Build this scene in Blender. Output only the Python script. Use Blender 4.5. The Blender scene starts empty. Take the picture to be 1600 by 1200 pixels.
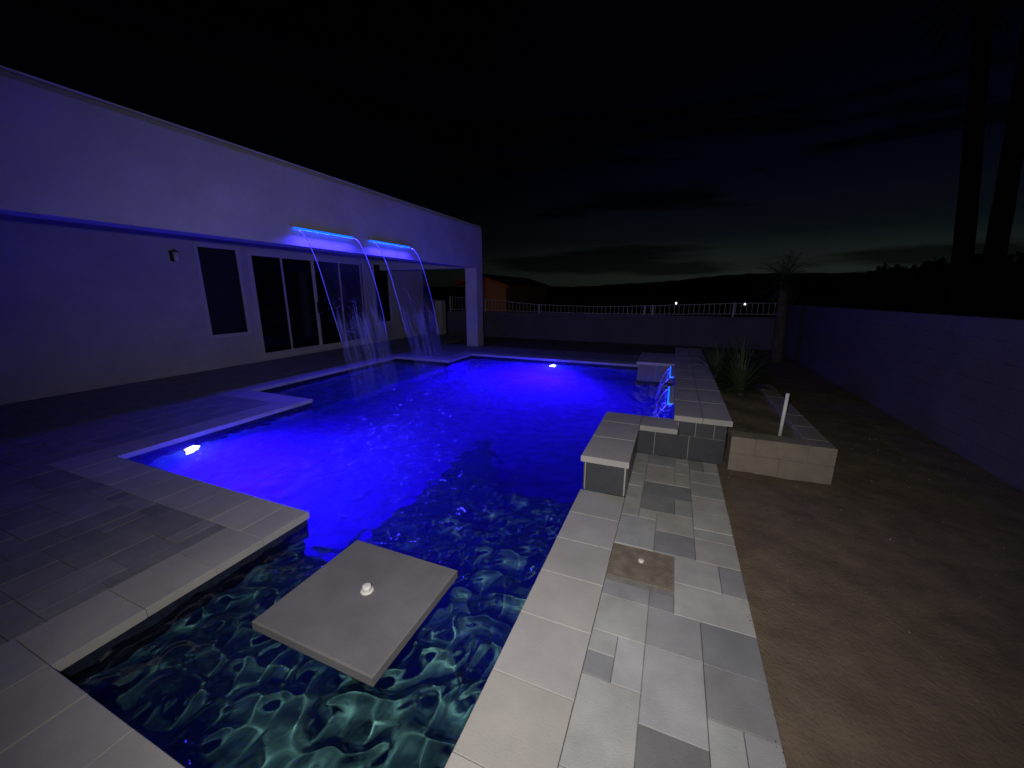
import bpy, bmesh, math, random
import numpy as np
from mathutils import Vector, Matrix
random.seed(7); rng = np.random.default_rng(7)
scene = bpy.context.scene
C = scene.collection
R = math.radians

# ---------------------------------------------------------------- camera
CAM = Vector((0, 0, 1.6))
PITCH = math.atan(143 / 604.0); YAW = math.atan(257 / math.hypot(604.0, 143))
cd = bpy.data.cameras.new('camera'); cam = bpy.data.objects.new('camera', cd); C.objects.link(cam)
cam.location = CAM; cam.rotation_euler = (R(90) - PITCH, 0, YAW)
cd.sensor_width = 36; cd.lens = 36 * 604.0 / 1600.0; cd.clip_end = 2000; cd.clip_start = 0.05
scene.camera = cam
scene.view_settings.view_transform = 'Standard'; scene.view_settings.look = 'None'
scene.view_settings.gamma = 1; scene.view_settings.use_curve_mapping = False
scene.view_settings.exposure = 0
cy = scene.cycles
cy.use_denoising = True; cy.max_bounces = 10; cy.diffuse_bounces = 3; cy.glossy_bounces = 4
cy.transmission_bounces = 8; cy.volume_bounces = 1; cy.transparent_max_bounces = 12
cy.caustics_reflective = True; cy.caustics_refractive = True; cy.sample_clamp_indirect = 9.0
cy.blur_glossy = 0.5

# ---------------------------------------------------------------- world: last dusk glow low in the sky
w = bpy.data.worlds.new('World'); scene.world = w; w.use_nodes = True
nt = w.node_tree; N = nt.nodes; L = nt.links; N.clear()
def nd(t, **k):
    n = N.new(t)
    for a, b in k.items(): setattr(n, a, b)
    return n
out = nd('ShaderNodeOutputWorld'); bg = nd('ShaderNodeBackground'); L.new(bg.outputs[0], out.inputs[0])
sky = nd('ShaderNodeTexSky', sky_type='NISHITA'); sky.sun_disc = False; sky.sun_elevation = R(-5.5); sky.sun_rotation = R(18)
tc = nd('ShaderNodeTexCoord'); sep = nd('ShaderNodeSeparateXYZ'); L.new(tc.outputs['Generated'], sep.inputs[0])
rmp = nd('ShaderNodeValToRGB'); L.new(sep.outputs['Z'], rmp.inputs[0])
cr = rmp.color_ramp
cols = [(0.0, (.0095, .0125, .0105)), (.05, (.0100, .0140, .0120)), (.12, (.0026, .0042, .0060)), (.24, (.0007, .0011, .0045)), (.45, (.0003, .0003, .0020)), (.8, (.0002, .0002, .0012))]
cr.elements[0].position = 0; cr.elements[0].color = (*cols[0][1], 1); cr.elements[1].position = cols[1][0]; cr.elements[1].color = (*cols[1][1], 1)
for p_, c_ in cols[2:]:
    e = cr.elements.new(p_); e.color = (*c_, 1)
# azimuth falloff of the glow
dot = nd('ShaderNodeVectorMath', operation='DOT_PRODUCT'); L.new(tc.outputs['Generated'], dot.inputs[0]); dot.inputs[1].default_value = (math.sin(R(20)), math.cos(R(20)), 0)
mr = nd('ShaderNodeMapRange'); L.new(dot.outputs['Value'], mr.inputs[0]); mr.inputs[1].default_value = .62; mr.inputs[2].default_value = 1.0; mr.inputs[3].default_value = .22; mr.inputs[4].default_value = 1.0
# clouds: long dark streaks
mp = nd('ShaderNodeMapping'); L.new(tc.outputs['Generated'], mp.inputs[0]); mp.inputs['Scale'].default_value = (1.7, 1.7, 15)
no = nd('ShaderNodeTexNoise'); L.new(mp.outputs[0], no.inputs[0]); no.inputs['Scale'].default_value = 1.0; no.inputs['Detail'].default_value = 4
cm = nd('ShaderNodeMapRange'); L.new(no.outputs['Fac'], cm.inputs[0]); cm.inputs[1].default_value = .56; cm.inputs[2].default_value = .64; cm.inputs[3].default_value = 1.0; cm.inputs[4].default_value = .30
m1 = nd('ShaderNodeMath', operation='MULTIPLY'); L.new(mr.outputs[0], m1.inputs[0]); L.new(cm.outputs[0], m1.inputs[1])
vm = nd('ShaderNodeVectorMath', operation='SCALE'); L.new(rmp.outputs[0], vm.inputs[0]); L.new(m1.outputs[0], vm.inputs['Scale'])
sk = nd('ShaderNodeVectorMath', operation='SCALE'); L.new(sky.outputs[0], sk.inputs[0]); sk.inputs['Scale'].default_value = .0005
ad = nd('ShaderNodeVectorMath', operation='ADD'); L.new(vm.outputs[0], ad.inputs[0]); L.new(sk.outputs[0], ad.inputs[1])
L.new(ad.outputs[0], bg.inputs[0]); bg.inputs[1].default_value = 1.0

# ---------------------------------------------------------------- lamps
def lamp(name, kind, loc, energy, color, to=None, **k):
    ld = bpy.data.lights.new(name, kind); ld.energy = energy; ld.color = color
    for a, b in k.items(): setattr(ld, a, b)
    o = bpy.data.objects.new(name, ld); C.objects.link(o); o.location = loc
    if to is not None: o.rotation_euler = (Vector(to) - Vector(loc)).to_track_quat('-Z', 'Y').to_euler()
    return o
# the light beside the photographer, the only white light on the place
FL = Vector((-.10, -.22, 1.76)); fa, fe = R(-17), R(-15)
torch = lamp('handheld_light', 'SPOT', FL, 275, (1, .95, .92), to=FL + Vector((math.sin(fa)*math.cos(fe), math.cos(fa)*math.cos(fe), math.sin(fe))), spot_size=R(134), spot_blend=1.0, shadow_soft_size=.035)
torch.data.cycles.is_caustics_light = True
BLUE = (.020, .0, 1.0)
lampA = lamp('pool_lamp_beam', 'SPOT', (-4.96, 2.45, -.33), 1050, BLUE, to=(0, 3.3, -.75), spot_size=R(140), spot_blend=.4, shadow_soft_size=.03)
lampB = lamp('pool_lamp_beam', 'SPOT', (-2.66, 9.01, -.38), 1500, BLUE, to=(-3.9, 4.5, -.85), spot_size=R(150), spot_blend=.4, shadow_soft_size=.03)

for l_ in (lampA, lampB): l_.visible_transmission = False; l_.visible_glossy = False   # the lens meshes are what one sees
# ---------------------------------------------------------------- materials
def mat(name, col=(.5, .5, .5), rough=.8, noise=None, bump=0, bscale=60, emit=None, strength=0, objcol=False, metal=0, spec=.5, detail=6):
    m = bpy.data.materials.new(name); m.use_nodes = True
    t = m.node_tree; b = t.nodes['Principled BSDF']
    b.inputs['Base Color'].default_value = (*col, 1); b.inputs['Roughness'].default_value = rough; b.inputs['Metallic'].default_value = metal
    b.inputs['Specular IOR Level'].default_value = spec
    tcn = t.nodes.new('ShaderNodeTexCoord'); geo = t.nodes.new('ShaderNodeNewGeometry')
    src = None
    if objcol:
        oi = t.nodes.new('ShaderNodeObjectInfo'); src = oi.outputs['Color']
    if noise:   # (scale, amount low, amount high)
        n1 = t.nodes.new('ShaderNodeTexNoise'); n1.inputs['Scale'].default_value = noise[0]; n1.inputs['Detail'].default_value = detail
        n1.inputs['Roughness'].default_value = .6
        t.links.new(geo.outputs['Position'], n1.inputs['Vector'])
        r = t.nodes.new('ShaderNodeMapRange'); r.inputs[1].default_value = .3; r.inputs[2].default_value = .7; r.inputs[3].default_value = noise[1]; r.inputs[4].default_value = noise[2]
        t.links.new(n1.outputs['Fac'], r.inputs[0])
        v = t.nodes.new('ShaderNodeVectorMath'); v.operation = 'SCALE'
        if src is None: v.inputs[0].default_value = col
        else: t.links.new(src, v.inputs[0])
        t.links.new(r.outputs[0], v.inputs['Scale']); src = v.outputs[0]
    if src is not None: t.links.new(src, b.inputs['Base Color'])
    if bump:
        n2 = t.nodes.new('ShaderNodeTexNoise'); n2.inputs['Scale'].default_value = bscale; n2.inputs['Detail'].default_value = 5
        t.links.new(geo.outputs['Position'], n2.inputs['Vector'])
        bp = t.nodes.new('ShaderNodeBump'); bp.inputs['Distance'].default_value = bump; bp.inputs['Strength'].default_value = 1
        t.links.new(n2.outputs['Fac'], bp.inputs['Height']); t.links.new(bp.outputs[0], b.inputs['Normal'])
    if emit:
        b.inputs['Emission Color'].default_value = (*emit, 1); b.inputs['Emission Strength'].default_value = strength
    return m
M_stucco = mat('stucco', (.56, .54, .55), .9, (1.6, .84, 1.08), .006, 38)
M_paver = mat('paver_stone', rough=.85, noise=(4.2, .80, 1.14), bump=.0016, bscale=130, objcol=True)
M_cope = mat('coping_stone', rough=.8, noise=(3.5, .87, 1.08), bump=.0012, bscale=110, objcol=True)
M_bed = mat('bedding_sand', (.24, .23, .21), .95, (30, .7, 1.2))
M_dirt = mat('desert_dirt', (.165, .124, .084), .97, (5, .72, 1.25), .006, 55, detail=9)
M_sand = mat('sand_patch', (.21, .175, .13), .95, (14, .7, 1.3), .004, 90)
M_pebble = mat('pebble', rough=.8, objcol=True, bump=.003, bscale=80)
M_plaster = mat('pool_plaster', (.10, .32, .34), .8, (22, .6, 1.3), 0)
M_tile = mat('slate_tile', (.066, .070, .080), .35, (16, .85, 1.12), .0008, 120)
M_grout = mat('grout', (.42, .40, .36), .9)
M_block = mat('concrete_block', (.26, .225, .185), .93, (8, .85, 1.1), .004, 70)
M_wall = mat('block_wall', (.12, .105, .16), .95, (2, .85, 1.1), .006, 30)
M_glass = mat('window_glass', (.004, .005, .012), .08, spec=.6)
M_screen = mat('insect_screen', (.012, .020, .024), .75, (140, .8, 1.2))
M_frame = mat('window_frame', (.62, .60, .60), .6)
M_pvc = mat('white_pvc', (.80, .78, .72), .45)
M_white = mat('white_rail_paint', (.42, .40, .42), .5)
M_dark = mat('dark_metal', (.03, .03, .03), .5)
M_leaf = mat('leaf_green', (.050, .075, .034), .6, (20, .6, 1.4))
M_leafd = mat('dark_leaf', (.030, .042, .020), .75, (3, .6, 1.4))
M_bark = mat('palm_bark', (.09, .072, .06), .95, (14, .6, 1.3), .01, 30)
M_barkd = mat('dark_bark', (.035, .030, .026), .95, (4, .6, 1.3))
M_hill = mat('hillside', (.015, .015, .013), 1, (.05, .7, 1.3))
M_ground = mat('open_ground', (.10, .085, .07), 1, (1, .8, 1.2))
M_tileroof = mat('clay_roof_tile', (.34, .13, .075), .8, (6, .8, 1.2))
M_housefar = mat('far_stucco', (.40, .26, .20), .9)
M_led = mat('blue_led_lens', (.02, .02, .02), .5, emit=(.0, .075, 1.0), strength=3.6)
M_lens = mat('pool_light_lens', (.02, .02, .02), .5, emit=(.55, .55, 1.0), strength=16)
M_streetlamp = mat('far_lamp_glow', (.5, .5, .5), .5, emit=(1, .95, .85), strength=2.5)
M_porch = mat('porch_lamp_glow', (.5, .5, .5), .5, emit=(1, .6, .25), strength=4)

def water_mat():
    m = bpy.data.materials.new('pool_water'); m.use_nodes = True; t = m.node_tree; t.nodes.clear()
    o = t.nodes.new('ShaderNodeOutputMaterial'); g = t.nodes.new('ShaderNodeBsdfGlass')
    g.inputs['Roughness'].default_value = 0.0; g.inputs['IOR'].default_value = 1.33; g.inputs['Color'].default_value = (1, 1, 1, 1)
    t.links.new(g.outputs[0], o.inputs['Surface'])
    v = t.nodes.new('ShaderNodeVolumePrincipled'); v.inputs['Color'].default_value = (.55, .75, .97, 1); v.inputs['Density'].default_value = .28
    v.inputs['Absorption Color'].default_value = (.45, .7, .85, 1); v.inputs['Anisotropy'].default_value = .35
    t.links.new(v.outputs[0], o.inputs['Volume']); return m
M_water = water_mat()

def sheet_mat():
    # a thin film of clear water: mostly clear, a little gloss, white where the film breaks into drops
    m = bpy.data.materials.new('falling_water'); m.use_nodes = True; t = m.node_tree; t.nodes.clear()
    nn = t.nodes.new; lk = t.links.new
    o = nn('ShaderNodeOutputMaterial'); tr = nn('ShaderNodeBsdfTransparent'); gl = nn('ShaderNodeBsdfGlossy'); gl.inputs['Roughness'].default_value = .12
    tl = nn('ShaderNodeBsdfTranslucent'); df = nn('ShaderNodeBsdfDiffuse'); tl.inputs[0].default_value = (.8, .85, .9, 1); df.inputs[0].default_value = (.8, .85, .9, 1)
    mx0 = nn('ShaderNodeMixShader'); lk(tl.outputs[0], mx0.inputs[1]); lk(df.outputs[0], mx0.inputs[2]); mx0.inputs[0].default_value = .5
    uv = nn('ShaderNodeUVMap'); mpn = nn('ShaderNodeMapping'); lk(uv.outputs[0], mpn.inputs[0]); mpn.inputs['Scale'].default_value = (26, 3.2, 1)
    n1 = nn('ShaderNodeTexNoise'); lk(mpn.outputs[0], n1.inputs[0]); n1.inputs['Scale'].default_value = 1; n1.inputs['Detail'].default_value = 5; n1.inputs['Distortion'].default_value = .6
    mp2 = nn('ShaderNodeMapping'); lk(uv.outputs[0], mp2.inputs[0]); mp2.inputs['Scale'].default_value = (3.4, 2.6, 1)
    n2 = nn('ShaderNodeTexNoise'); lk(mp2.outputs[0], n2.inputs[0]); n2.inputs['Scale'].default_value = 1; n2.inputs['Detail'].default_value = 3
    sp = nn('ShaderNodeSeparateXYZ'); lk(uv.outputs[0], sp.inputs[0])
    lo = nn('ShaderNodeMapRange'); lk(sp.outputs['Y'], lo.inputs[0]); lo.inputs[1].default_value = .44; lo.inputs[2].default_value = .55; lo.inputs[3].default_value = 0; lo.inputs[4].default_value = .34
    a = nn('ShaderNodeMath'); a.operation = 'ADD'; lk(n1.outputs['Fac'], a.inputs[0]); lk(n2.outputs['Fac'], a.inputs[1])
    b = nn('ShaderNodeMath'); b.operation = 'ADD'; lk(a.outputs[0], b.inputs[0]); lk(lo.outputs[0], b.inputs[1])
    fm = nn('ShaderNodeMapRange'); lk(b.outputs[0], fm.inputs[0]); fm.inputs[1].default_value = 1.10; fm.inputs[2].default_value = 1.55; fm.inputs[3].default_value = .03; fm.inputs[4].default_value = .42; fd = nn('ShaderNodeMapRange'); lk(sp.outputs['Y'], fd.inputs[0]); fd.inputs[1].default_value = .60; fd.inputs[2].default_value = .95; fd.inputs[3].default_value = 1; fd.inputs[4].default_value = .25; fq = nn('ShaderNodeMath'); fq.operation = 'MULTIPLY'; lk(fm.outputs[0], fq.inputs[0]); lk(fd.outputs[0], fq.inputs[1])
    mx1 = nn('ShaderNodeMixShader'); mx1.inputs[0].default_value = .05; lk(tr.outputs[0], mx1.inputs[1]); lk(gl.outputs[0], mx1.inputs[2])
    mx2 = nn('ShaderNodeMixShader'); lk(fq.outputs[0], mx2.inputs[0]); lk(mx1.outputs[0], mx2.inputs[1]); lk(mx0.outputs[0], mx2.inputs[2])
    lk(mx2.outputs[0], o.inputs['Surface']); return m
M_sheet = sheet_mat()
def rope_mat():
    m = bpy.data.materials.new('water_rope'); m.use_nodes = True; t = m.node_tree; t.nodes.clear(); nn = t.nodes.new; lk = t.links.new
    o = nn('ShaderNodeOutputMaterial'); tr = nn('ShaderNodeBsdfTransparent'); tl = nn('ShaderNodeBsdfTranslucent'); df = nn('ShaderNodeBsdfDiffuse')
    tl.inputs[0].default_value = (.9, .92, .95, 1); df.inputs[0].default_value = (.9, .92, .95, 1)
    a = nn('ShaderNodeMixShader'); lk(tl.outputs[0], a.inputs[1]); lk(df.outputs[0], a.inputs[2]); b = nn('ShaderNodeMixShader'); b.inputs[0].default_value = .48
    lk(tr.outputs[0], b.inputs[1]); lk(a.outputs[0], b.inputs[2]); lk(b.outputs[0], o.inputs[0]); return m
M_rope = rope_mat()

# ---------------------------------------------------------------- mesh helpers
class MB:
    def __init__(s): s.v = []; s.f = []
    def add(s, vs, fs):
        o = len(s.v); s.v += [tuple(p) for p in vs]; s.f += [tuple(i + o for i in f) for f in fs]; return s
    def box(s, a, b, ch=0.0):
        x0, y0, z0 = a; x1, y1, z1 = b
        if ch <= 0:
            vs = [(x0,y0,z0),(x1,y0,z0),(x1,y1,z0),(x0,y1,z0),(x0,y0,z1),(x1,y0,z1),(x1,y1,z1),(x0,y1,z1)]
            return s.add(vs, [(3,2,1,0),(4,5,6,7),(0,1,5,4),(1,2,6,5),(2,3,7,6),(3,0,4,7)])
        r = lambda z, e: [(x0+e,y0+e,z),(x1-e,y0+e,z),(x1-e,y1-e,z),(x0+e,y1-e,z)]
        vs = r(z0, 0) + r(z1 - ch, 0) + r(z1, ch)
        fs = [(3,2,1,0),(8,9,10,11)]
        for k in (0, 4):
            for i in range(4): j = (i+1) % 4; fs.append((k+i, k+j, k+4+j, k+4+i))
        return s.add(vs, fs)
    def tube(s, pts, rad, n=8, cap=True):
        pts = [Vector(p) for p in pts]; rr = rad if isinstance(rad, (list, tuple)) else [rad]*len(pts)
        vs = []; up = Vector((0, 0, 1))
        for i, p in enumerate(pts):
            d = (pts[min(i+1, len(pts)-1)] - pts[max(i-1, 0)]).normalized()
            u = up if abs(d.z) < .95 else Vector((1, 0, 0))
            a = d.cross(u).normalized(); b = d.cross(a)
            for k in range(n):
                t = 2*math.pi*k/n; vs.append(p + (a*math.cos(t) + b*math.sin(t))*rr[i])
        fs = []
        for i in range(len(pts)-1):
            for k in range(n): j = (k+1) % n; fs.append((i*n+k, i*n+j, (i+1)*n+j, (i+1)*n+k))
        if cap: fs.append(tuple(range(n))[::-1]); fs.append(tuple((len(pts)-1)*n + k for k in range(n)))
        return s.add(vs, fs)
    def build(s, name, m, parent=None, loc=None, smooth=False):
        me = bpy.data.meshes.new(name); me.from_pydata(s.v, [], s.f); me.update()
        bm = bmesh.new(); bm.from_mesh(me); bmesh.ops.recalc_face_normals(bm, faces=bm.faces); bm.to_mesh(me); bm.free()
        if smooth: me.polygons.foreach_set('use_smooth', [True]*len(me.polygons))
        me.materials.append(m)
        return put(name, me, parent, loc)
def put(name, me, parent=None, loc=None):
    o = bpy.data.objects.new(name, me); C.objects.link(o)
    if parent: o.parent = parent
    if loc: o.location = loc
    return o
def tag(o, label=None, cat=None, group=None, kind=None):
    if label: o['label'] = label
    if cat: o['category'] = cat
    if group: o['group'] = group
    if kind: o['kind'] = kind
    return o
def empty(name, loc=(0, 0, 0), rz=0):
    o = bpy.data.objects.new(name, None); C.objects.link(o); o.location = loc; o.rotation_euler = (0, 0, rz); o.empty_display_size = .2; return o
def box(name, a, b, m, parent=None, ch=0):   # world-aligned box whose origin is its base centre; a,b in the parent's frame
    cx_, cy_ = (a[0]+b[0])/2, (a[1]+b[1])/2
    return MB().box((a[0]-cx_, a[1]-cy_, 0), (b[0]-cx_, b[1]-cy_, b[2]-a[2]), ch).build(name, m, parent, (cx_, cy_, a[2]))

# ---------------------------------------------------------------- pool outline
P = [(-.58,.47),(-.58,4.19),(.10,4.19),(.10,7.7),(-.58,7.7),(-.58,9.12),(-4.95,9.12),(-4.95,7.95),(-6.5,7.95),(-6.5,4.12),(-5.07,4.12),(-5.07,1.8),(-2.42,1.8),(-2.42,.47)]
def inside(x, y, poly=P):
    c = np.zeros(np.shape(x), bool); n = len(poly)
    for i in range(n):
        x1, y1 = poly[i]; x2, y2 = poly[(i+1) % n]
        if y1 == y2: continue
        c ^= ((y1 > y) != (y2 > y)) & (x < (x2-x1)*(y-y1)/(y2-y1)+x1)
    return c
# open ground: one sheet to the horizon with the pool cut out
xs = sorted(set([-1500, 1500] + [p[0]-.05 if p[0] < -3 else p[0] for p in P])); ys = sorted(set([-1500, 1500] + [p[1] for p in P]))
xs = sorted(set([-1500, 1500] + [p[0] for p in P]))
mb = MB()
for i in range(len(xs)-1):
    for j in range(len(ys)-1):
        if not inside(np.array((xs[i]+xs[i+1])/2), np.array((ys[j]+ys[j+1])/2)):
            mb.add([(xs[i],ys[j],-.07),(xs[i+1],ys[j],-.07),(xs[i+1],ys[j+1],-.07),(xs[i],ys[j+1],-.07)], [(0,1,2,3)])
tag(mb.build('ground', M_ground), kind='structure')
# bare dirt yard on the right and beyond the pool: uneven fine mesh
def dirt(name, x0, x1, y0, y1, st):
    gx = np.arange(x0, x1+1e-6, st); gy = np.arange(y0, y1+1e-6, st); X, Y = np.meshgrid(gx, gy, indexing='ij'); Z = np.zeros_like(X)
    for k in range(46):
        th = rng.uniform(0, 6.28); lam = 10**rng.uniform(-1.05, .25); a = .011*lam**.75
        Z += a*np.sin(((X+.2*np.sin(Y*3+k))*math.cos(th)+(Y+.2*np.sin(X*4-k))*math.sin(th))*6.28/lam + rng.uniform(0, 6.28))*rng.uniform(.3, 1)*.15
    Z += rng.normal(0, .0016, Z.shape) - .030
    Z = np.clip(Z, -.06, -.006)
    v = np.stack([X, Y, Z], -1).reshape(-1, 3); nx, ny = X.shape
    idx = np.arange(nx*ny).reshape(nx, ny); f = np.stack([idx[:-1,:-1], idx[1:,:-1], idx[1:,1:], idx[:-1,1:]], -1).reshape(-1, 4)
    me = bpy.data.meshes.new(name); me.from_pydata(v.tolist(), [], f.tolist()); me.update(); me.polygons.foreach_set('use_smooth', [True]*len(me.polygons))
    me.materials.append(M_dirt); return tag(put(name, me), kind='structure')
dirt('dirt_yard', .50, 2.85, -1.2, 13.2, .03)
dirt('back_yard_dirt', -12, .50, 10.6, 13.2, .08)
# pebbles scattered over the dirt
peb = MB()
for k in range(520):
    x = random.uniform(.54, 2.75); y = random.uniform(-.3, 6) if k < 380 else random.uniform(3, 12)
    if x < 1.42 and 3.8 < y < 9.2: continue
    r = random.choice((.003, .004, .004, .005, .008)) * random.uniform(.7, 1.3)
    c = Vector((x, y, -.018)); q = [(1,0,0),(0,1,0),(-1,0,0),(0,-1,0),(0,0,.7),(0,0,-.7)]; a = random.uniform(0, 3)
    vs = [c + Vector((p[0]*math.cos(a)-p[1]*math.sin(a), p[0]*math.sin(a)+p[1]*math.cos(a), p[2]))*r*random.uniform(.8, 1.25) for p in q]
    peb.add(vs, [(0,1,4),(1,2,4),(2,3,4),(3,0,4),(1,0,5),(2,1,5),(3,2,5),(0,3,5)])
pb = peb.build('pebbles', M_pebble); pb.color = (.26, .21, .16, 1); tag(pb, 'small pale pebbles scattered over the bare brown dirt', 'pebbles', kind='stuff')

sp_ = MB()
for k in range(420):
    x = .50 - abs(random.gauss(0, .013)) + .010; y = random.uniform(.2, 3.85) + 0; r = random.uniform(.0012, .0042)
    c = Vector((x, y, .001 if x < .5 else -.006)); q = [(1,0,0),(0,1,0),(-1,0,0),(0,-1,0),(0,0,.6)]
    sp_.add([c + Vector(p)*r*random.uniform(.7, 1.4) for p in q], [(0,1,4),(1,2,4),(2,3,4),(3,0,4)])
so = sp_.build('spilled_dirt', M_dirt); tag(so, 'loose brown grains of dirt spilled along the right edge of the side paving', 'dirt', kind='stuff')
# ---------------------------------------------------------------- pool shell
sh = MB(); T = .16
n = len(P); ring = []
for i in range(n):
    (xa, ya), (xb_, yb), (xc, yc_) = P[i-1], P[i], P[(i+1) % n]
    e1 = Vector((xb_-xa, yb-ya)).normalized(); e2 = Vector((xc-xb_, yc_-yb)).normalized()
    ring.append((xb_ + (e1.y + e2.y)*T, yb - (e1.x + e2.x)*T))
zt, zb_ = -.0585, -1.30
for i in range(n):
    j = (i+1) % n; a, b, c, d = P[i], P[j], ring[j], ring[i]
    sh.add([(a[0],a[1],zb_),(b[0],b[1],zb_),(a[0],a[1],zt),(b[0],b[1],zt),(d[0],d[1],zt),(c[0],c[1],zt),(d[0],d[1],zb_),(c[0],c[1],zb_)], [(0,1,3,2),(2,3,5,4),(4,5,7,6)])
sh.box((-6.9, .2, -1.45), (.4, 9.4, -1.15))
shell = tag(sh.build('pool_shell', M_plaster), kind='structure')
wt = MB(); inn = []
for i in range(n):
    (xa, ya), (xb_, yb), (xc, yc_) = P[i-1], P[i], P[(i+1) % n]
    e1 = Vector((xb_-xa, yb-ya)).normalized(); e2 = Vector((xc-xb_, yc_-yb)).normalized(); inn.append((xb_ - (e1.y + e2.y)*.006, yb + (e1.x + e2.x)*.006))
for i in range(n):
    a, b = inn[i], inn[(i+1) % n]; c, d = P[(i+1) % n], P[i]
    wt.add([(a[0],a[1],-.26),(b[0],b[1],-.26),(a[0],a[1],-.0590),(b[0],b[1],-.0590),(d[0],d[1],-.26),(c[0],c[1],-.26)], [(0,1,3,2),(0,4,5,1)])
M_wtile = mat('waterline_tile', (.020, .026, .045), .25, (30, .6, 1.4))
wtile = wt.build('waterline_tile_band', M_wtile, shell)
st = tag(MB().box((-2.415, .475, -1.14), (-.585, 1.80, -.45), .02).box((-2.15, 1.802, -1.14), (-.585, 3.2, -.45), .02).add([(-2.15,3.203,-1.14),(-1.5,3.203,-1.14),(-1.98,4.15,-1.14),(-2.15,4.15,-1.14),(-2.15,3.203,-.45),(-1.5,3.203,-.45),(-1.98,4.15,-.45),(-2.15,4.15,-.45)], [(3,2,1,0),(4,5,6,7),(0,1,5,4),(1,2,6,5),(2,3,7,6),(3,0,4,7)]).build('pool_shelf', M_plaster), kind='structure')
st2 = tag(MB().box((-6.495, 4.125, -1.14), (-5.08, 7.945, -.42), .02).box((-5.078, 4.125, -1.14), (-4.75, 7.945, -.72), .02).build('pool_bench', M_plaster), kind='structure')
for o in (shell, st, st2, wtile): o.cycles.is_caustics_receiver = True

# ---------------------------------------------------------------- water body
WZ = -.105
def water():
    s = .02; e = .02
    gx = np.arange(-6.54, .14+1e-6, s); gy = np.arange(.42, 9.17, s)
    X, Y = np.meshgrid(gx, gy, indexing='ij'); Z = np.zeros_like(X)
    amp = .75 + .35*np.clip((4-Y)/3, 0, 1)
    for k in range(64):
        lam = 10**rng.uniform(-1.02, -.50) if k > 8 else rng.uniform(.4, .9); th = rng.uniform(0, 6.28) if k % 3 else rng.normal(-.6, .6)
        a = .0090*lam if k > 8 else .0040*lam
        px_ = X + .06*np.sin(Y*2.3+k) + .02*np.sin(Y*7.1-k); py_ = Y + .06*np.sin(X*2.9-k) + .02*np.sin(X*6.3+2*k)
        Z += a*np.sin((px_*math.cos(th)+py_*math.sin(th))*6.2832/lam + rng.uniform(0, 6.28))
    Z = Z*amp
    # rings where the falls land
    for (cx_, cy_, rr, aa) in ((-4.6, 5.1, .9, .007), (-4.6, 6.7, .9, .007), (-.05, 5.1, .35, .006), (-.05, 6.8, .35, .006)):
        d = np.hypot((X-cx_), (Y-cy_)*.6); Z += aa*np.exp(-(d/rr)**2)*np.sin(d*55)*np.sin(X*31+Y*17)
    Z += WZ
    nx, ny = X.shape
    cxm = (X[:-1,:-1]+X[1:,1:])/2; cym = (Y[:-1,:-1]+Y[1:,1:])/2
    m = inside(cxm, cym)
    for dx in (-.025, .025):
        for dy in (-.025, .025): m |= inside(cxm+dx, cym+dy)
    top = np.stack([X, Y, Z], -1).reshape(-1, 3); bot = top.copy(); bot[:, 2] = -1.30
    idx = np.arange(nx*ny).reshape(nx, ny); NB = nx*ny
    I, J = np.nonzero(m)
    a_, b_, c_, d_ = idx[I, J], idx[I+1, J], idx[I+1, J+1], idx[I, J+1]
    faces = [np.stack([a_, b_, c_, d_], -1)]
    # bottom coarse: same cells joined is heavy but simple
    faces.append(np.stack([d_, c_, b_, a_], -1) + NB)
    mp_ = np.pad(m, 1)
    for di, dj, (p, q) in ((1, 0, (1, 2)), (-1, 0, (3, 0)), (0, 1, (2, 3)), (0, -1, (0, 1))):
        ed = m & ~mp_[1+di:mp_.shape[0]-1+di, 1+dj:mp_.shape[1]-1+dj]
        ii, jj = np.nonzero(ed); cs = [idx[ii, jj], idx[ii+1, jj], idx[ii+1, jj+1], idx[ii, jj+1]]
        u, v = cs[p], cs[q]; faces.append(np.stack([v, u, u+NB, v+NB], -1))
    F = np.concatenate(faces); V = np.concatenate([top, bot])
    used = np.unique(F); remap = -np.ones(len(V), int); remap[used] = np.arange(len(used)); F = remap[F]; V = V[used]
    me = bpy.data.meshes.new('pool_water'); me.vertices.add(len(V)); me.vertices.foreach_set('co', V.ravel().astype(np.float32))
    me.loops.add(F.size); me.loops.foreach_set('vertex_index', F.ravel().astype(np.int32))
    me.polygons.add(len(F)); me.polygons.foreach_set('loop_start', np.arange(0, F.size, 4, dtype=np.int32)); me.polygons.foreach_set('loop_total', np.full(len(F), 4, np.int32))
    sm = np.zeros(len(F), bool); sm[:len(faces[0])] = True
    me.update(calc_edges=True); me.polygons.foreach_set('use_smooth', sm); me.materials.append(M_water); me.validate()
    o = put('pool_water', me); o.cycles.is_caustics_caster = True
    return tag(o, kind='structure')
water()

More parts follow.
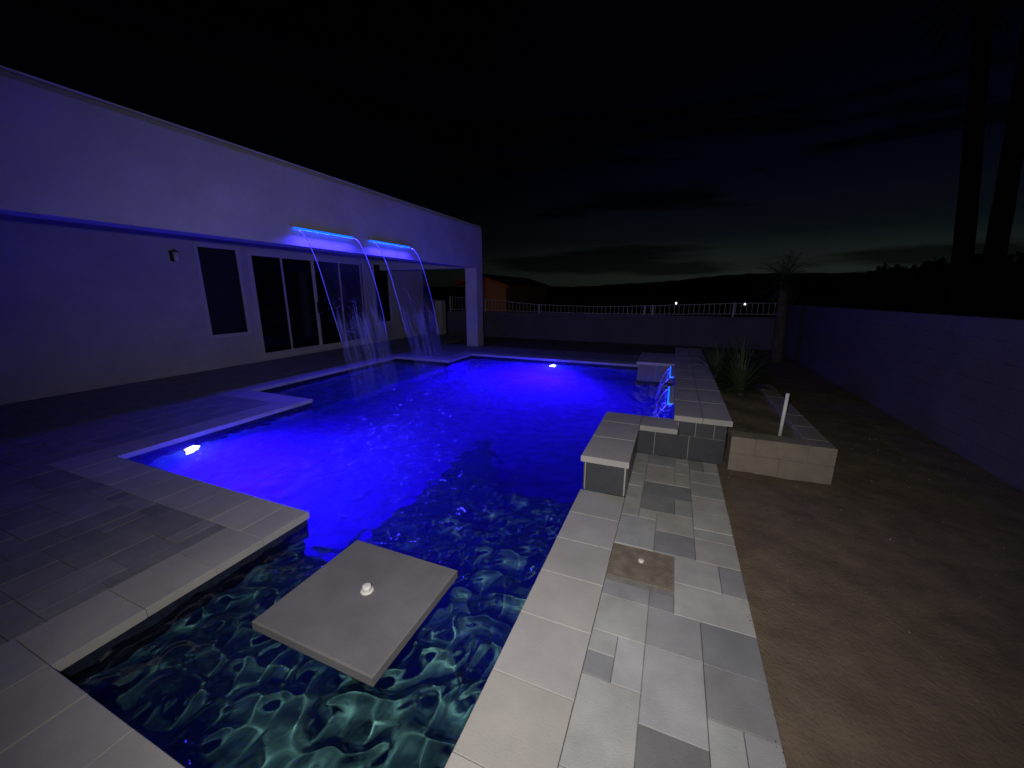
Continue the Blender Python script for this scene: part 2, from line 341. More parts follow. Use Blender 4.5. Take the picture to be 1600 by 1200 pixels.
# ---------------------------------------------------------------- coping stones
cop = tag(MB().box((-7, .5, -.2), (-6.99, .51, -.19)).build('pool_coping', M_bed), kind='structure')
CC = [(.44, .42, .385), (.46, .44, .41), (.42, .405, .38), (.43, .415, .40)]
CT = .052
_cm = {}
def stone(name, x0, x1, y0, y1, z, th, m, parent, col, gap=.0014, ch=.002):
    sx, sy = round(x1-x0-2*gap, 4), round(y1-y0-2*gap, 4); k = (name, sx, sy, th, m.name)
    if k not in _cm:
        mb = MB().box((-sx/2, -sy/2, -th), (sx/2, sy/2, 0), ch); me = bpy.data.meshes.new(name); me.from_pydata(mb.v, [], mb.f); me.update(); me.materials.append(m); _cm[k] = me
    o = put(name, _cm[k], parent, ((x0+x1)/2, (y0+y1)/2, z + random.uniform(-.0015, .0015)))
    o.rotation_euler = (random.uniform(-.002, .002), random.uniform(-.002, .002), random.uniform(-.003, .003)); kf = random.uniform(.95, 1.04); o.color = (*[c*kf*random.uniform(.993, 1.007) for c in col], 1); return o
def cope_row(x0, x1, y0, y1, along, step=.338, start=None):
    a0, a1 = (y0, y1) if along == 'y' else (x0, x1)
    s = start if start is not None else a0; cuts = [a0]; c = s
    while c < a1 - .08:
        if c > a0 + .08: cuts.append(c)
        c += step
    cuts.append(a1)
    for u, v in zip(cuts[:-1], cuts[1:]):
        q = (x0, x1, u, v) if along == 'y' else (u, v, y0, y1)
        stone('coping_stone', *q, 0, CT, M_cope, cop, random.choice(CC), ch=.0025)
OV = .02; CW = .35
cope_row(-.60, -.235, .13, 2.942, 'y', start=.21)                    # right edge up to the pillar
cope_row(-2.76, -.60, .13, .49, 'x')                                # front edge
cope_row(-2.76, -2.40, .49, 1.46, 'y')                              # peninsula side
cope_row(-5.41, -2.40, 1.46, 1.82, 'x', start=-5.34)                # peninsula top
cope_row(-5.41, -5.05, 1.82, 3.78, 'y')
cope_row(-6.84, -5.05, 3.78, 4.14, 'x', start=-6.7)
cope_row(-6.84, -6.48, 4.14, 7.93, 'y')
cope_row(-6.84, -4.93, 7.93, 8.29, 'x')
cope_row(-5.29, -4.93, 8.29, 9.10, 'y')
cope_row(-5.29, -.58, 9.10, 9.46, 'x')

# ---------------------------------------------------------------- pavers
def paving(name, rects, palette, stuff_after=None, key=None, fixed=None):
    base = MB()
    for (x0, x1, y0, y1) in rects: base.add([(x0,y0,-.014),(x1,y0,-.014),(x1,y1,-.014),(x0,y1,-.014)], [(0,1,2,3)])
    root = tag(base.build(name, M_bed), kind='structure'); items = []
    for (x0, x1, y0, y1) in rects:
        U = .122; nx = max(1, round((x1-x0)/U)); ny = max(1, round((y1-y0)/U)); ux, uy = (x1-x0)/nx, (y1-y0)/ny
        occ = np.zeros((nx, ny), bool)
        if fixed:
            for (fx0, fx1, fy0, fy1) in fixed:
                for i in range(nx):
                    for j in range(ny):
                        cx_, cy_ = x0+(i+.5)*ux, y0+(j+.5)*uy
                        if fx0 < cx_ < fx1 and fy0 < cy_ < fy1: occ[i, j] = True
        for j in range(ny):
            for i in range(nx):
                if occ[i, j]: continue
                sizes = [(2,2),(3,2),(2,3),(2,1),(1,2),(2,2),(2,1),(1,2),(1,1)]; random.shuffle(sizes)
                if random.random() < .62: sizes.sort(key=lambda s: s[0]*s[1] <= 2)
                for a, b in sizes + [(1,1)]:
                    if i+a <= nx and j+b <= ny and not occ[i:i+a, j:j+b].any():
                        occ[i:i+a, j:j+b] = True; items.append((x0+i*ux, x0+(i+a)*ux, y0+j*uy, y0+(j+b)*uy)); break
    if key: items.sort(key=key)
    lim = stuff_after or 10**9
    for q in items[:lim]: stone('paver', *q, 0, .05, M_paver, root, random.choice(palette), gap=.0013, ch=.002)
    groups = {}
    rest = items[lim:]
    if rest:
        mb = MB()
        for (a, b, c, d) in rest: z = random.uniform(-.002, .001); mb.box((a+.003, c+.003, -.04), (b-.003, d-.003, z), .003)
        o = mb.build('far_pavers', M_paver, root); o.color = (*palette[0], 1); o['kind'] = 'stuff'
    return root
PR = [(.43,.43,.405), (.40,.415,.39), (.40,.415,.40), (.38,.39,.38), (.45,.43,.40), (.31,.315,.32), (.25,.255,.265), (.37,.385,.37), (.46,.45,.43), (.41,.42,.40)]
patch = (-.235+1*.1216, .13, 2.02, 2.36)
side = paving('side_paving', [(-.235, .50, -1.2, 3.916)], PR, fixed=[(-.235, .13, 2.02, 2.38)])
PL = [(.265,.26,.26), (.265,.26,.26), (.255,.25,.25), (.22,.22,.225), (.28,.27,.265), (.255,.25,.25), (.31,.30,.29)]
dk = lambda q: (q[0]+q[1])**2/4 + ((q[2]+q[3])/2)**2
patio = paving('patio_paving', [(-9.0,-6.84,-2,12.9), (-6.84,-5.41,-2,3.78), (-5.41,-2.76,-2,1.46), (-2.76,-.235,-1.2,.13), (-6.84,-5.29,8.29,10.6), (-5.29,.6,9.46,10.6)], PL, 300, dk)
# the few darker and paler stones one can pick out
for (qx, qy, c_) in ((.13,.99,.19), (.30,1.12,.20), (.42,1.46,.27), (.08,1.78,.29), (.20,1.42,.40), (.42,1.18,.36), (.0,1.5,.44), (.02,2.5,.27), (.25,1.75,.33)):
    b_ = min(side.children, key=lambda o: (o.location.x-qx)**2 + (o.location.y-qy)**2); b_.color = (c_, c_*1.01, c_*1.01, 1)
# bare sand square with a white cap
tag(box('sand_patch', (-.233, 2.025, -.03), (.128, 2.375, -.009), M_sand), kind='structure')
cap = MB().tube([(0,0,0),(0,0,.012),(0,0,.014)], [.017,.017,.013], 20).build('pipe_cap', M_pvc, None, (-.055, 2.205, -.009), True)
tag(cap, 'small round white pipe cap in the bare sand square of the side paving', 'pipe cap')

# ---------------------------------------------------------------- raised stepped wall
rw = empty('raised_wall', (.34, 6.4, 0)); tag(rw, 'stepped raised wall with pale stone caps and dark slate tiles beside the pool', 'wall')
def rel(p): return (p[0]-.34, p[1]-6.4, p[2])
def rbox(name, a, b, m, ch=0, col=None, parent=rw):
    o = box(name, rel(a), rel(b), m, parent, ch)
    if col: o.color = (*col, 1)
    return o
# low arm toward the camera and its return
rbox('wall_core', (-.572, 2.955, 0), (-.245, 3.93, .262), M_grout); rbox('wall_core', (-.572, 3.93, 0), (.10, 4.18, .262), M_grout)
rbox('cap_stone', (-.60, 2.915, .262), (-.222, 3.40, .312), M_cope, .004, CC[1]); rbox('cap_stone', (-.60, 3.404, .262), (-.222, 3.87, .312), M_cope, .004, CC[0])
rbox('cap_stone', (-.60, 3.874, .262), (-.222, 4.21, .312), M_cope, .004, CC[2]); rbox('cap_stone', (-.219, 3.87, .262), (.128, 4.21, .312), M_cope, .004, CC[3])
rbox('tile', (-.562, 2.943, .004), (-.256, 2.955, .255), M_tile)
for k in range(3):
    rbox('tile', (-.245, 2.962+k*.325, .004), (-.233, 2.962+k*.325+.319, .256), M_tile); rbox('tile', (-.584, 2.962+k*.325, .004), (-.572, 2.962+k*.325+.319, .256), M_tile)
# tall wall
rbox('wall_core', (.145, 3.93, 0), (.548, 9.0, .395), M_grout)
rbox('wall_core', (.10, 4.21, -.05), (.145, 7.68, .395), M_grout)
y = 3.885
while y < 9.0:
    e = min(y+.61, 9.04); rbox('cap_stone', (.088, y, .395), (.335, e-.004, .448), M_cope, .004, random.choice(CC)); rbox('cap_stone', (.339, y, .395), (.585, e-.004, .448), M_cope, .004, random.choice(CC)); y += .61
for a, b in ((-.240, -.075), (-.070, .235), (.240, .548)): rbox('tile', (a, 3.918, .003), (b, 3.93, .238), M_tile)
for a, b in ((.143, .283), (.288, .443), (.448, .548)): rbox('tile', (a, 3.918, .244), (b, 3.93, .392), M_tile)
for k in range(11):
    for z0, z1 in ((-.04, .16), (.165, .385)):
        rbox('tile', (.088, 4.215+k*.315, z0), (.10, 4.215+k*.315+.31, z1), M_tile)
for k in range(3): rbox('tile', (-.572+k*.224, 4.18, -.05), (-.572+k*.224+.22, 4.192, .256), M_tile)
# far low arm
rbox('wall_core', (-.56, 7.70, -.05), (.145, 8.92, .262), M_grout)
for k in range(2):
    rbox('cap_stone', (-.59+k*.348, 7.655, .262), (-.59+k*.348+.344, 8.25, .312), M_cope, .004, CC[k]); rbox('cap_stone', (-.59+k*.348, 8.254, .262), (-.59+k*.348+.344, 8.95, .312), M_cope, .004, CC[k+1])
M_ltile = mat('pale_tile', (.13, .125, .14), .4, (16, .85, 1.12))
for k in range(2): rbox('tile', (-.555+k*.325, 7.688, -.06), (-.555+k*.325+.32, 7.70, .256), M_ltile)

# ---------------------------------------------------------------- planter
pl = empty('planter_wall', (1.0, 5.0, 0)); tag(pl, 'low tan concrete block planter wall on the dirt right of the tiled wall', 'planter')
def pbox(name, a, b, m=M_block, ch=0): return box(name, (a[0]-1, a[1]-5, a[2]), (b[0]-1, b[1]-5, b[2]), m, pl, ch)
xb = [.592, .99, 1.39]
for r_, (z0, z1) in enumerate(((-.05, .138), (.142, .300))):
    cuts = xb if r_ == 0 else [.592, .79, 1.19, 1.39]
    for a, b in zip(cuts[:-1], cuts[1:]): pbox('block', (a+.001, 3.90, z0), (b-.001, 4.09, z1), M_block, .006)
    yy = 4.092
    while yy < 6.3:
        pbox('block', (1.20, yy+.001, z0), (1.388, yy+.395, z1), M_block, .006); yy += .4
soil = MB()
gx = np.linspace(.60, 1.2, 26); gy = np.linspace(4.09, 9.0, 110)
idx = {}
for i, a in enumerate(gx):
    for j, b in enumerate(gy):
        idx[i, j] = len(soil.v); soil.v.append((a, b, .245 + .02*math.sin(a*9+b*3)*math.sin(b*5) + random.uniform(-.007, .007)))
for i in range(25):
    for j in range(109): soil.f.append((idx[i,j], idx[i+1,j], idx[i+1,j+1], idx[i,j+1]))
tag(soil.build('planter_soil', M_dirt, None, None, True), kind='structure')
pipe = MB().tube([(0,0,-.05),(0,0,.42)], .0155, 14).build('white_pipe', M_pvc, None, (1.05, 4.27, .25), True); pipe.rotation_euler = (0, R(1.2), 0)
tag(pipe, 'thin upright white plastic pipe standing in the planter soil', 'pipe')
rk = MB(); rk.add([(-.05,-.03,0),(.05,-.04,0),(.07,.02,0),(-.02,.04,0),(-.03,-.01,.03),(.03,0,.035)], [(0,1,5,4),(1,2,5),(2,3,4,5),(3,0,4),(3,2,1,0)])
r1 = rk.build('dark_rock', M_barkd, None, (.72, 4.19, .25)); tag(r1, 'small dark flat rock by the wall corner in the planter', 'rock')

# ---------------------------------------------------------------- plants
def blade(mb, base, az, el, length, width, droop, seg=5):
    d = Vector((math.cos(az)*math.cos(el), math.sin(az)*math.cos(el), math.sin(el))); p = Vector(base); s = Vector((-math.sin(az), math.cos(az), 0)); vs = []
    for i in range(seg+1):
        t = i/seg; wd = width*(1-t**1.7)*(.55+.45*min(1, t*4)); vs += [p - s*wd, p + s*wd]; d = (d + Vector((0,0,-droop/seg))).normalized(); p = p + d*length/seg
    mb.add(vs, [(2*i, 2*i+1, 2*i+3, 2*i+2) for i in range(seg)])
def spiky(loc, n_, ln, label, seed, grp=None):
    random.seed(seed); root = empty('spiky_plant', loc); tag(root, label, 'plant', grp); mb = MB()
    for k in range(n_):
        el = R(random.triangular(-12, 86, 26)); blade(mb, (random.uniform(-.03,.03), random.uniform(-.03,.03), random.uniform(.02, .14)), random.uniform(0, 6.28), el, ln*random.uniform(.7, 1.1), random.uniform(.006, .011), random.uniform(.2, .9))
    mb.build('foliage', M_leaf, root); MB().tube([(0,0,-.05),(0,0,.1),(0,0,.18)], [.06,.055,.03], 10).build('stem', M_bark, root)
spiky((.92, 6.0, .24), 420, .58, 'large spiky green plant nearest the camera in the planter', 11)
spiky((.72, 7.0, .24), 320, .55, 'smaller spiky plant close to the raised wall behind the large one', 12)
spiky((1.10, 7.4, .24), 420, .70, 'spiky plant at the back right of the planter', 13)
spiky((.95, 9.5, -.03), 150, .55, 'spiky plant on the dirt past the far end of the planter', 14)
def palm(name, base, top, r0, r1, crown_n, ln, label, leafm, barkm, seed, cat='tree', drop=.9, wid=.2):
    random.seed(seed); root = empty(name, base); tag(root, label, cat); b = Vector(base); t = Vector(top) - b; pts = []; rr = []
    for i in range(15):
        s = i/14; pts.append(t*s + Vector((math.sin(s*3)*.02*t.length*.2, 0, 0))); rr.append((r0+(r1-r0)*s)*(1 + .05*(i % 2)))
    MB().tube(pts, rr, 12).build('trunk', barkm, root, None, True); mb = MB()
    for k in range(crown_n):
        az = random.uniform(0, 6.28); el = R(random.uniform(-50, 85)); L_ = ln*random.uniform(.75, 1.1)
        d = Vector((math.cos(az)*math.cos(el), math.sin(az)*math.cos(el), math.sin(el))); p = Vector(pts[-1]) ; side_ = Vector((-math.sin(az), math.cos(az), 0))
        for i in range(9):
            q = p + d*L_/9
            if i > 1:
                for sg in (-1, 1):
                    for h_ in range(2):
                        o_ = p.lerp(q, h_/2); lv = (side_*sg*.8 + d*.7 + Vector((0,0,-.35))).normalized()*wid*ln*random.uniform(.7, 1.1); e_ = d*.018*ln
                        mb.add([o_, o_+e_, o_+lv], [(0,1,2)])
            mb.add([p-side_*.006*ln, p+side_*.006*ln, q+side_*.004*ln, q-side_*.004*ln], [(0,1,2,3)])
            d = (d + Vector((0,0,-drop/9))).normalized(); p = q
    mb.build('crown', leafm, root); return root
palm('small_palm', (2.38, 11.0, -.04), (2.30, 11.0, 1.85), .13, .10, 90, .66, 'small palm with rough trunk near the back corner of the block walls', M_leafd, M_bark, 21)
palm('tall_palm', (9.9, 20, -.07), (8.4, 20, 11.5), .30, .19, 60, 2.0, 'left tall dark palm trunk rising beyond the right wall', M_leafd, M_barkd, 22)
palm('tall_palm', (10.6, 20, -.07), (9.6, 20, 12.2), .30, .19, 60, 2.0, 'right tall dark palm trunk rising beyond the right wall', M_leafd, M_barkd, 23)
random.seed(5)

# ---------------------------------------------------------------- boundary walls
def blockwall(name, label, p0, p1, h0, h1, th):
    # courses of 0.4 x 0.2 blocks; each block a child
    root = empty(name, (p0[0], p0[1], 0)); tag(root, label, 'wall'); d = Vector((p1[0]-p0[0], p1[1]-p0[1], 0)); ln = d.length; root.rotation_euler = (0, 0, math.atan2(d.y, d.x))
    rows = 7; cnt = 0
    MB().box((0, th*.12, -.06), (ln, th*.88, min(h0, h1)-.02)).build('wall_core', M_grout if 0 else M_wall, root)
    for r_ in range(rows):
        x = -.2 if r_ % 2 else 0.0
        hh = lambda s, r=r_: -.05 + (h0 + (h1-h0)*s + .05)*r/rows
        while x < ln-.01:
            a = max(0, x); b = min(ln, x+.4)
            if b-a > .03:
                za, zb = hh(a/ln), hh(a/ln, r_+1); g = .0012
                mb = MB().box((0, 0, 0), (b-a-2*g, th, zb-za-2*g)); o = mb.build('block', M_wall, root, (a+g, 0, za+g)); cnt += 1
            x += .4
    return root
blockwall('side_wall', 'long plain block wall running along the right side of the yard', (2.85, -1.2), (2.85, 13.2), 1.42, 1.28, -.18)
blockwall('back_wall', 'low block wall under the white rail at the far end of the yard', (2.8, 13.2), (-8.2, 13.2), .90, .90, -.18)

# white rail on the back wall
rail = empty('white_rail', (-3, 13.29, 0)); tag(rail, 'thin white metal rail fence on top of the far low wall', 'fence')
top = [(-8.1,1.44),(-6.57,1.35),(-4.49,1.18),(-2.46,1.14),(-.65,1.19),(1.61,1.29),(2.8,1.31)]
bot = [(-8.1,.965),(-6.57,.955),(-4.49,.93),(-2.46,.915),(-.65,.925),(1.61,.98),(2.8,.99)]
xi = lambda x, t: float(np.interp(x, [p[0] for p in t], [p[1] for p in t]))
for t in (top, bot):
    for a, b in zip(t[:-1], t[1:]): MB().tube([(a[0]+3, 0, a[1]), (b[0]+3, 0, b[1])], .013, 6).build('rail', M_white, rail)
for x in (-8.1, -6.57, -4.45, -.90, -.65, 1.61): MB().box((x+3-.025, -.025, .88), (x+3+.025, .025, xi(x, top)+.02)).build('post', M_white, rail)
x = -8.0
pm = {}
while x < 2.8:
    z0, z1 = xi(x, bot), xi(x, top); MB().box((-.0065, -.0065, 0), (.0065, .0065, z1-z0)).build('picket', M_white, rail, (x+3, 0, z0)); x += .14
gp = box('gate_pillar', (-8.62, 12.98, 0), (-8.32, 13.28, 1.30), M_stucco, None, .01); tag(gp, 'short pale pillar at the left end of the far wall', 'pillar')
gate = empty('side_gate', (-8.8, 13.1, 0)); tag(gate, 'dark board gate between the house corner and the short pillar', 'gate')
for k in range(3): box('board', (-.40+k*.19, -.02, .06), (-.40+k*.19+.182, .02, 1.36), M_ground, gate)
for z in (.2, 1.1): box('crossbar', (-.40, .021, z), (.17, .05, z+.08), M_dark, gate)

# ---------------------------------------------------------------- house
hs = empty('house', (-12, 4, 0)); tag(hs, 'single storey pale stucco house with covered patio left of the pool', 'house')
def hb(name, a, b, m=M_stucco, ch=0, parent=hs): return box(name, (a[0]+12, a[1]-4, a[2]), (b[0]+12, b[1]-4, b[2]), m, parent, ch)
# openings on the wall x = -9 : (y0, y1, z0, z1)
WO = [(5.15, 5.90, .72, 2.50), (6.22, 9.66, .13, 2.47), (10.18, 10.86, .65, 2.47)]
ycuts = [-14] + [v for o_ in WO for v in o_[:2]] + [12.6]
for i in range(0, len(ycuts)-1, 2): hb('wall', (-9.2, ycuts[i], -.05), (-9.0, ycuts[i+1], 2.85))
for (y0, y1, z0, z1) in WO:
    hb('wall', (-9.2, y0, -.05), (-9.0, y1, z0)); hb('wall', (-9.2, y0, z1), (-9.0, y1, 2.85))
hb('wall', (-16, 12.6, -.05), (-9.0, 12.8, 3.3)); hb('wall', (-16, -14.2, -.05), (-9.0, -14, 3.3))
hb('room_floor', (-12.8, -14, -.02), (-9.2, 12.6, .06), M_ground); hb('room_wall', (-13, -14, -.05), (-12.8, 12.6, 2.85))
hb('ceiling', (-12.8, -14, 2.855), (-5.75, 10.65, 2.93)); hb('ceiling', (-12.8, 10.65, 2.855), (-9.0, 12.6, 2.93))
# patio beam face: leans very slightly, top edge rounded
bmb = MB()
pr = [(-5.45, 2.30), (-5.45, 3.39), (-5.47, 3.44), (-5.50, 3.46), (-5.80, 3.46), (-5.80, 2.30)]
for yv in (-14, 10.83): bmb.v += [(x+12, yv-4, z) for x, z in pr]
k = len(pr); bmb.f += [tuple(range(k)), tuple(range(k, 2*k))[::-1]] + [(i, (i+1) % k, k+(i+1) % k, k+i) for i in range(k)]
bmb.build('patio_beam', M_stucco, hs)
hb('patio_beam', (-9.0, 10.46, 2.30), (-5.80, 10.828, 3.455))
hb('column', (-5.82, 10.44, -.01), (-5.448, 10.82, 2.30)); hb('column', (-5.82, -3.0, -.01), (-5.448, -2.6, 2.30))
hb('column_base', (-5.83, 10.43, -.005), (-5.438, 10.83, .05), M_grout)
hb('roof', (-16, -14, 3.30), (-5.81, 10.45, 3.38), M_ground)
# window with trim, frame and panes
def opening(y0, y1, z0, z1, kind, panels, paneM):
    w_ = empty(kind, (3.0, (y0+y1)/2-4, z0)); w_.parent = hs; yc = (y0+y1)/2; f = .035
    fr = MB()
    fr.box((-.05, y0-yc-.07, -.07), (.018, y1-yc+.07, 0)); fr.box((-.05, y0-yc-.07, z1-z0), (.018, y1-yc+.07, z1-z0+.07))
    fr.box((-.05, y0-yc-.07, 0), (.018, y0-yc, z1-z0)); fr.box((-.05, y1-yc, 0), (.018, y1-yc+.07, z1-z0)); fr.build('frame', M_frame, w_)
    n_ = len(panels)-1
    for i in range(n_):
        a, b = panels[i]-yc, panels[i+1]-yc; off = -.03 - .03*(i % 2)
        if n_ > 1:
            s = MB(); s.box((off-.02, a, .002), (off+.02, a+f, z1-z0)); s.box((off-.02, b-f, .002), (off+.02, b, z1-z0)); s.box((off-.02, a+f, .002), (off+.02, b-f, .05)); s.box((off-.02, a+f, z1-z0-.05), (off+.02, b-f, z1-z0)); s.build('sash', M_frame, w_)
            box('pane', (off-.004, a+f, .05), (off+.004, b-f, z1-z0-.05), paneM, w_)
        else: box('pane', (off-.004, a, .002), (off+.004, b, z1-z0-.002), paneM, w_)
    return w_
opening(*WO[0], 'window', [5.15, 5.90], M_screen); opening(*WO[1], 'sliding_door', [6.22, 7.00, 7.90, 8.80, 9.66], M_glass); opening(*WO[2], 'window', [10.18, 10.86], M_glass)
box('roof_edge', (6.46, -18, 3.4605), (6.538, 6.82, 3.475), M_frame, hs)
# sliding door handle
box('handle', (3.02, 3.86, 1.05), (3.05, 3.885, 1.35), M_dark, hs)
# wall sconce
sc_ = empty('wall_lamp', (-9.0, 4.70, 2.28)); tag(sc_, 'unlit dark lantern mounted on the house wall left of the window', 'wall lamp')
box('back_plate', (.0, -.05, -.10), (.02, .05, .10), M_dark, sc_, .003); MB().tube([(.02,0,.08),(.09,0,.12),(.12,0,.10)], .010, 8).build('arm', M_dark, sc_)
MB().tube([(.12,0,.10),(.12,0,.07)], [.012,.07], 10).build('cap', M_dark, sc_); MB().tube([(.12,0,.07),(.12,0,-.10)], [.05,.035], 10).build('glass', M_pvc, sc_, None, True)

# ---------------------------------------------------------------- LED spillway bars and falling water
def fall(x0, z0, y0, y1, v, zend, nm, lab_bar, lab_fall, hdg, seed, narrow=.0, dirx=1, energy=8, grp=None, grp2=None):
    random.seed(seed); yc = (y0+y1)/2
    bar = empty('led_spillway', (x0, yc, z0)); tag(bar, lab_bar, 'spillway', None)
    box('lip', (-.02*dirx if dirx > 0 else -.06, -(y1-y0)/2-.02, .013), (.05 if dirx > 0 else .02, (y1-y0)/2+.02, .021), M_frame, bar)
    box('light_strip', (.012 if dirx > 0 else -.075, -(y1-y0)/2, -.012), (.05 if dirx > 0 else -.02, (y1-y0)/2, .010), M_led, bar)
    root = empty('water_fall', (x0, yc, z0)); tag(root, lab_fall, 'falling water')
    T_ = math.sqrt((z0-zend)/4.9); me = bpy.data.meshes.new('water_sheet'); nu, nv = 60, 90; V = []; F = []; UV = []
    ph = [random.uniform(0, 6.28) for _ in range(6)]
    def pos(u, t):
        s = t/T_; sh = 1 - narrow*s*2; yy = (u-.5)*(y1-y0)*sh
        wob = .010*s*(math.sin(u*23+s*9+ph[0]) + math.sin(u*41-s*14+ph[1])) + .05*max(0, s-.55)*math.sin(u*17+s*21+ph[2])*math.sin(s*30+ph[3])
        return Vector((dirx*(v*t + .03 + wob), yy + .03*max(0, s-.5)*math.sin(s*26+u*8+ph[4]), -4.9*t*t))
    for j in range(nv+1):
        for i in range(nu+1): V.append(pos(i/nu, T_*(j/nv)**.8))
    for j in range(nv):
        for i in range(nu): a = j*(nu+1)+i; F.append((a, a+1, a+nu+2, a+nu+1))
    me.from_pydata([tuple(p) for p in V], [], F); me.update(); uvl = me.uv_layers.new(name='UVMap')
    for lp in me.loops: i = lp.vertex_index; uvl.data[lp.index].uv = ((i % (nu+1))/nu*(y1-y0), -V[i].z/(z0-zend))
    me.polygons.foreach_set('use_smooth', [True]*len(me.polygons)); me.materials.append(M_sheet); put('water_sheet', me, root)
    for u in (0, 1):
        ts = [T_*.80*(k/26) for k in range(27)]; MB().tube([pos(u, t) for t in ts], [(.010 if z0 > 1 else .005)*(1-.5*k/26) for k in range(27)], 6).build('water_edge', M_rope, root, None, True)
    st_ = MB()
    for k in range(0 if z0 < 1 else 7):
        u = random.uniform(.02, .98); s0 = random.uniform(.58, .8); s1 = min(1, s0+random.uniform(.08, .3)); off = Vector((random.uniform(-.06, .10), random.uniform(-.04, .04), 0))
        pts = [pos(u+.01*math.sin(q*3+k), T_*(s0+(s1-s0)*q/7)) + off for q in range(8)]; st_.tube(pts, [random.uniform(.0006, .0022) for _ in pts], 5)
    for k in range(0 if z0 < 1 else 420):
        u = random.uniform(-.05, 1.05); s = random.uniform(.62, 1.0); p = pos(u, T_*s) + Vector((random.gauss(.02, .09), random.gauss(0, .05), 0)); r = random.uniform(.0015, .005)
        st_.add([p+Vector(q)*r for q in ((1,0,0),(0,1,0),(-1,0,0),(0,-1,0),(0,0,2.4),(0,0,-2.4))], [(0,1,4),(1,2,4),(2,3,4),(3,0,4),(1,0,5),(2,1,5),(3,2,5),(0,3,5)])
    if st_.v: o = st_.build('droplets', M_rope, root, None, True); o['kind'] = 'stuff'
    ld = lamp('spillway_light', 'AREA', (x0+dirx*.10, yc, z0-.03), energy, (.03, .02, 1), to=(x0+dirx*.6, yc, z0-1.6), shape='RECTANGLE', size=(y1-y0), size_y=.03)
    ld.data.spread = R(160)
fall(-5.43, 2.545, 4.48, 5.64, 1.12, WZ, 'a', 'glowing blue light bar of the left patio waterfall, the longer looking one', 'curved clear sheet of water falling from the left light bar on the patio beam', 0, 31, .04, energy=38)
fall(-5.43, 2.545, 6.08, 7.26, 1.12, WZ, 'b', 'glowing blue light bar of the right patio waterfall, nearer the column', 'curved clear sheet of water falling from the right light bar on the patio beam', 0, 32, .04, energy=38)
fall(.088, .335, 4.70, 5.58, .75, WZ, 'c', 'blue lit spillway slot in the raised wall, the one nearer the camera', 'short sheet of water from the nearer slot of the raised wall', 0, 33, 0, -1, energy=8)
fall(.088, .335, 6.28, 7.20, .75, WZ, 'd', 'blue lit spillway slot in the raised wall, the farther one', 'short sheet of water from the farther slot of the raised wall', 0, 34, 0, -1, energy=8)
random.seed(9)

# ---------------------------------------------------------------- pool lights
def pool_light(loc, face, label):
    root = empty('pool_light', loc, face); tag(root, label, 'pool light')   # faces local +X
    MB().tube([(0,0,0),(.02,0,0),(.035,0,0)], [.085,.085,.07], 20).build('housing', M_dark, root, None, True)
    MB().tube([(.036,0,0),(.046,0,0),(.052,0,0)], [.078,.070,.04], 20).build('lens', M_lens, root, None, True)
pool_light((-5.068, 2.45, -.30), 0, 'round underwater lamp shining in the left wall of the pool')
pool_light((-2.66, 9.118, -.36), -math.pi/2, 'round underwater lamp shining in the far wall of the pool')

# ---------------------------------------------------------------- table in the water
tb = empty('pool_table', (-1.39, 1.30, -.45)); tag(tb, 'square grey stone table standing in the shallow water of the pool', 'table')
TZ = .45+.055
top_ = box('table_top', (-.37, -.345, TZ-.05), (.37, .345, TZ), mat('table_stone', (.165, .16, .166), .8, (5, .86, 1.10), .0016, 160), tb, .007)
MB().tube([(0,0,.0),(0,0,TZ-.05)], .11, 20).build('pedestal', M_plaster, tb, None, True)
slv = MB().tube([(0,0,0),(0,0,.006),(0,0,.008),(0,0,.009)], [.034,.034,.031,.024], 20).tube([(0,0,.008),(0,0,.034),(0,0,.036)], [.0225,.0225,.018], 20)
slv.build('umbrella_sleeve', M_pvc, tb, (.01, .02, TZ), True)

# ---------------------------------------------------------------- beyond the walls
def ridge(name, az, el, dist, m, jag, seed, depth=30):
    random.seed(seed); mb = MB(); n_ = 150; rows = []
    for i in range(n_+1):
        a = az[0] + (az[-1]-az[0])*i/n_; e = float(np.interp(a, az, el)) + jag*(random.uniform(-1, 1)*.5 + math.sin(a*2.1+seed)*.4)
        h = 1.6 + dist*math.tan(R(e)); s, c = math.sin(R(a)), math.cos(R(a))
        rows.append([(s*(dist-depth), c*(dist-depth), -.2), (s*(dist-depth*.4), c*(dist-depth*.4), h*.62), (s*dist, c*dist, h), (s*(dist+depth), c*(dist+depth), -.2)])
    mb.v = [p for r_ in rows for p in r_]
    for i in range(n_):
        for k in range(3): mb.f.append((i*4+k, (i+1)*4+k, (i+1)*4+k+1, i*4+k+1))
    return tag(mb.build(name, m, None, None, True), kind='structure')
ridge('far_hills', [-75,-50,-22.5,-13,-.7,3.8,10,17.7,30,50,75], [.9,.7,.8,.8,1.5,2.0,2.3,2.1,2.2,1.8,1.2], 420, M_hill, .10, 3, 80)
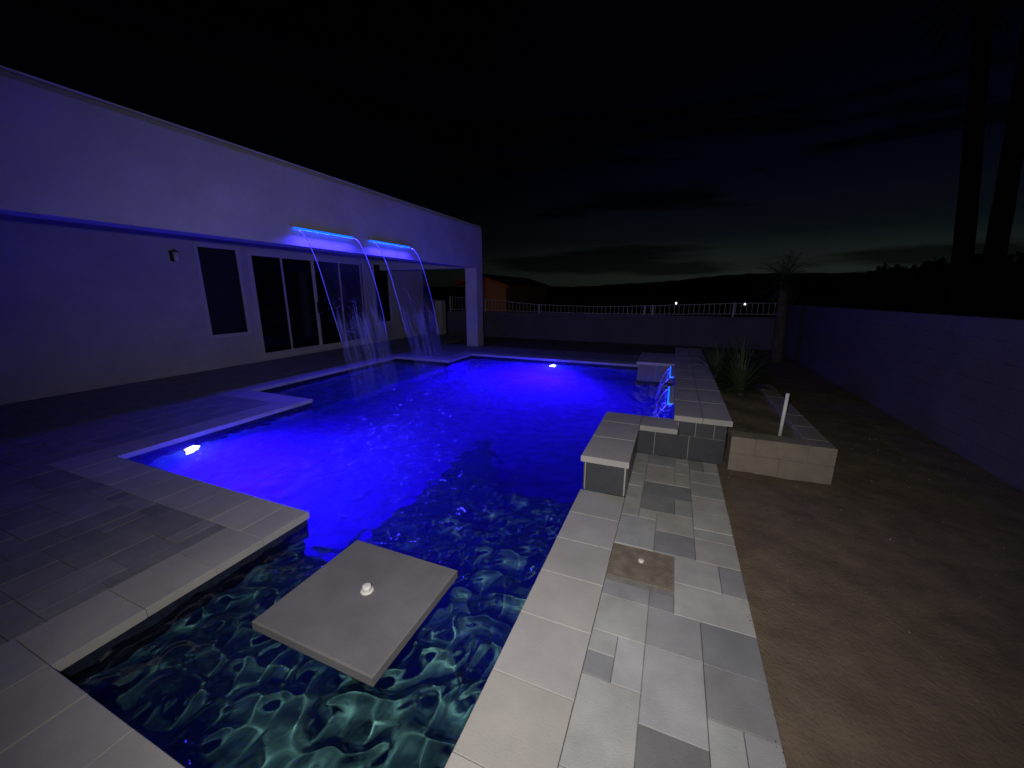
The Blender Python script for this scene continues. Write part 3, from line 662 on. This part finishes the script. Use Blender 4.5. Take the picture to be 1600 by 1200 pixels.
# trees beyond the right wall
random.seed(44)
def tree(loc, h, rad, label, seed):
    random.seed(seed); root = empty('leafy_tree', loc); tag(root, label, 'tree', None)
    MB().tube([(0,0,0),(.1,0,h*.4),(.05,.1,h*.75)], [.22,.15,.07], 8).build('trunk', M_barkd, root); mb = MB()
    for k in range(2600):
        th = random.uniform(0, 6.28); ph = math.acos(random.uniform(-1, 1)); rr = rad*random.uniform(.45, 1)*(1+.22*math.sin(th*3+seed)*math.sin(ph*4)); p = Vector((rr*math.sin(ph)*math.cos(th), rr*math.sin(ph)*math.sin(th), h*.62+rr*.62*math.cos(ph)*h/rad*.58))
        if p.z < .2: continue
        a = Vector((random.gauss(0,1), random.gauss(0,1), random.gauss(0,1))).normalized()*.27; b = a.cross(Vector((random.gauss(0,1), random.gauss(0,1), 1))).normalized()*.2
        mb.add([p-a, p+b, p+a, p-b], [(0,1,2,3)])
    mb.build('crown', M_leafd, root)
for i, (x, y, h, r_, lb) in enumerate([(13.4, 34, 3.3, 3.0, 'low rounded dark tree, leftmost beyond the right wall'), (16.4, 33, 3.75, 3.4, 'dark bushy tree left of the two palm trunks beyond the wall'), (19.8, 32, 3.8, 3.4, 'dark bushy tree behind the two palm trunks'), (23.6, 33, 3.9, 3.6, 'dark bushy tree right of the two palm trunks at the picture edge')]):
    tree((x, y, -.07), h, r_, lb, 60+i)
# neighbour's house, its tiled eave catching a warm porch lamp
nb = empty('neighbour_house', (-11.2, 24, 0)); tag(nb, 'neighbouring house with dimly lit orange roof end behind the rail', 'house')
box('wall', (-1.1, -2, -.07), (1.7, 6, 1.95), M_housefar, nb)
rf = MB()
for sg in (-1, 1):
    x0_, z0_, x1_, z1_ = (0, 2.72, 2.15, 2.02) if sg > 0 else (0, 2.72, -1.5, 2.25)
    rf.add([(x0_,-2.7,z0_),(x1_,-2.7,z1_),(x1_,6.5,z1_),(x0_,6.5,z0_),(x0_,-2.7,z0_-.22),(x1_,-2.7,z1_-.22),(x1_,6.5,z1_-.22),(x0_,6.5,z0_-.22)], [(0,1,2,3),(7,6,5,4),(0,4,5,1),(1,5,6,2),(2,6,7,3)])
rf.build('roof', M_tileroof, nb)
MB().add([(-1.1,-1.99,1.95),(1.7,-1.99,1.95),(0,-1.99,2.5)], [(0,1,2)]).build('gable', M_housefar, nb)
MB().tube([(0,0,0),(0,0,.5)], .03, 8).build('lamp_post', M_dark, nb, (.9, -5, -.07)); MB().tube([(0,0,0),(0,0,.12)], .05, 10).build('garden_lamp', M_porch, nb, (.9, -5, .43))
lamp('garden_light', 'SPOT', (-10.3, 19.1, .62), 7, (1, .36, .14), to=(-10.4, 22, 2.3), shadow_soft_size=.06, spot_size=R(130), spot_blend=1)
for i, (x, y, z, lb) in enumerate([(.09, 60, -.0, 'distant white street light glinting just above the rail'), (8.5, 60, -.0, 'distant street light low behind the rail near the small palm')]):
    z = 1.6 - 60*(20.5 if i == 0 else 25)/604*1.15
    o = empty('street_lamp', (x, y, -.07)); tag(o, lb, 'street lamp'); k = max(.3, z+.07)
    MB().tube([(0,0,0),(0,0,k-.25)], .05, 8).build('pole', M_dark, o); MB().tube([(0,0,k-.25),(0,0,k-.2),(0,0,k),(0,0,k+.05)], [.05,.11,.11,.05], 10).build('lamp_head', M_streetlamp, o)
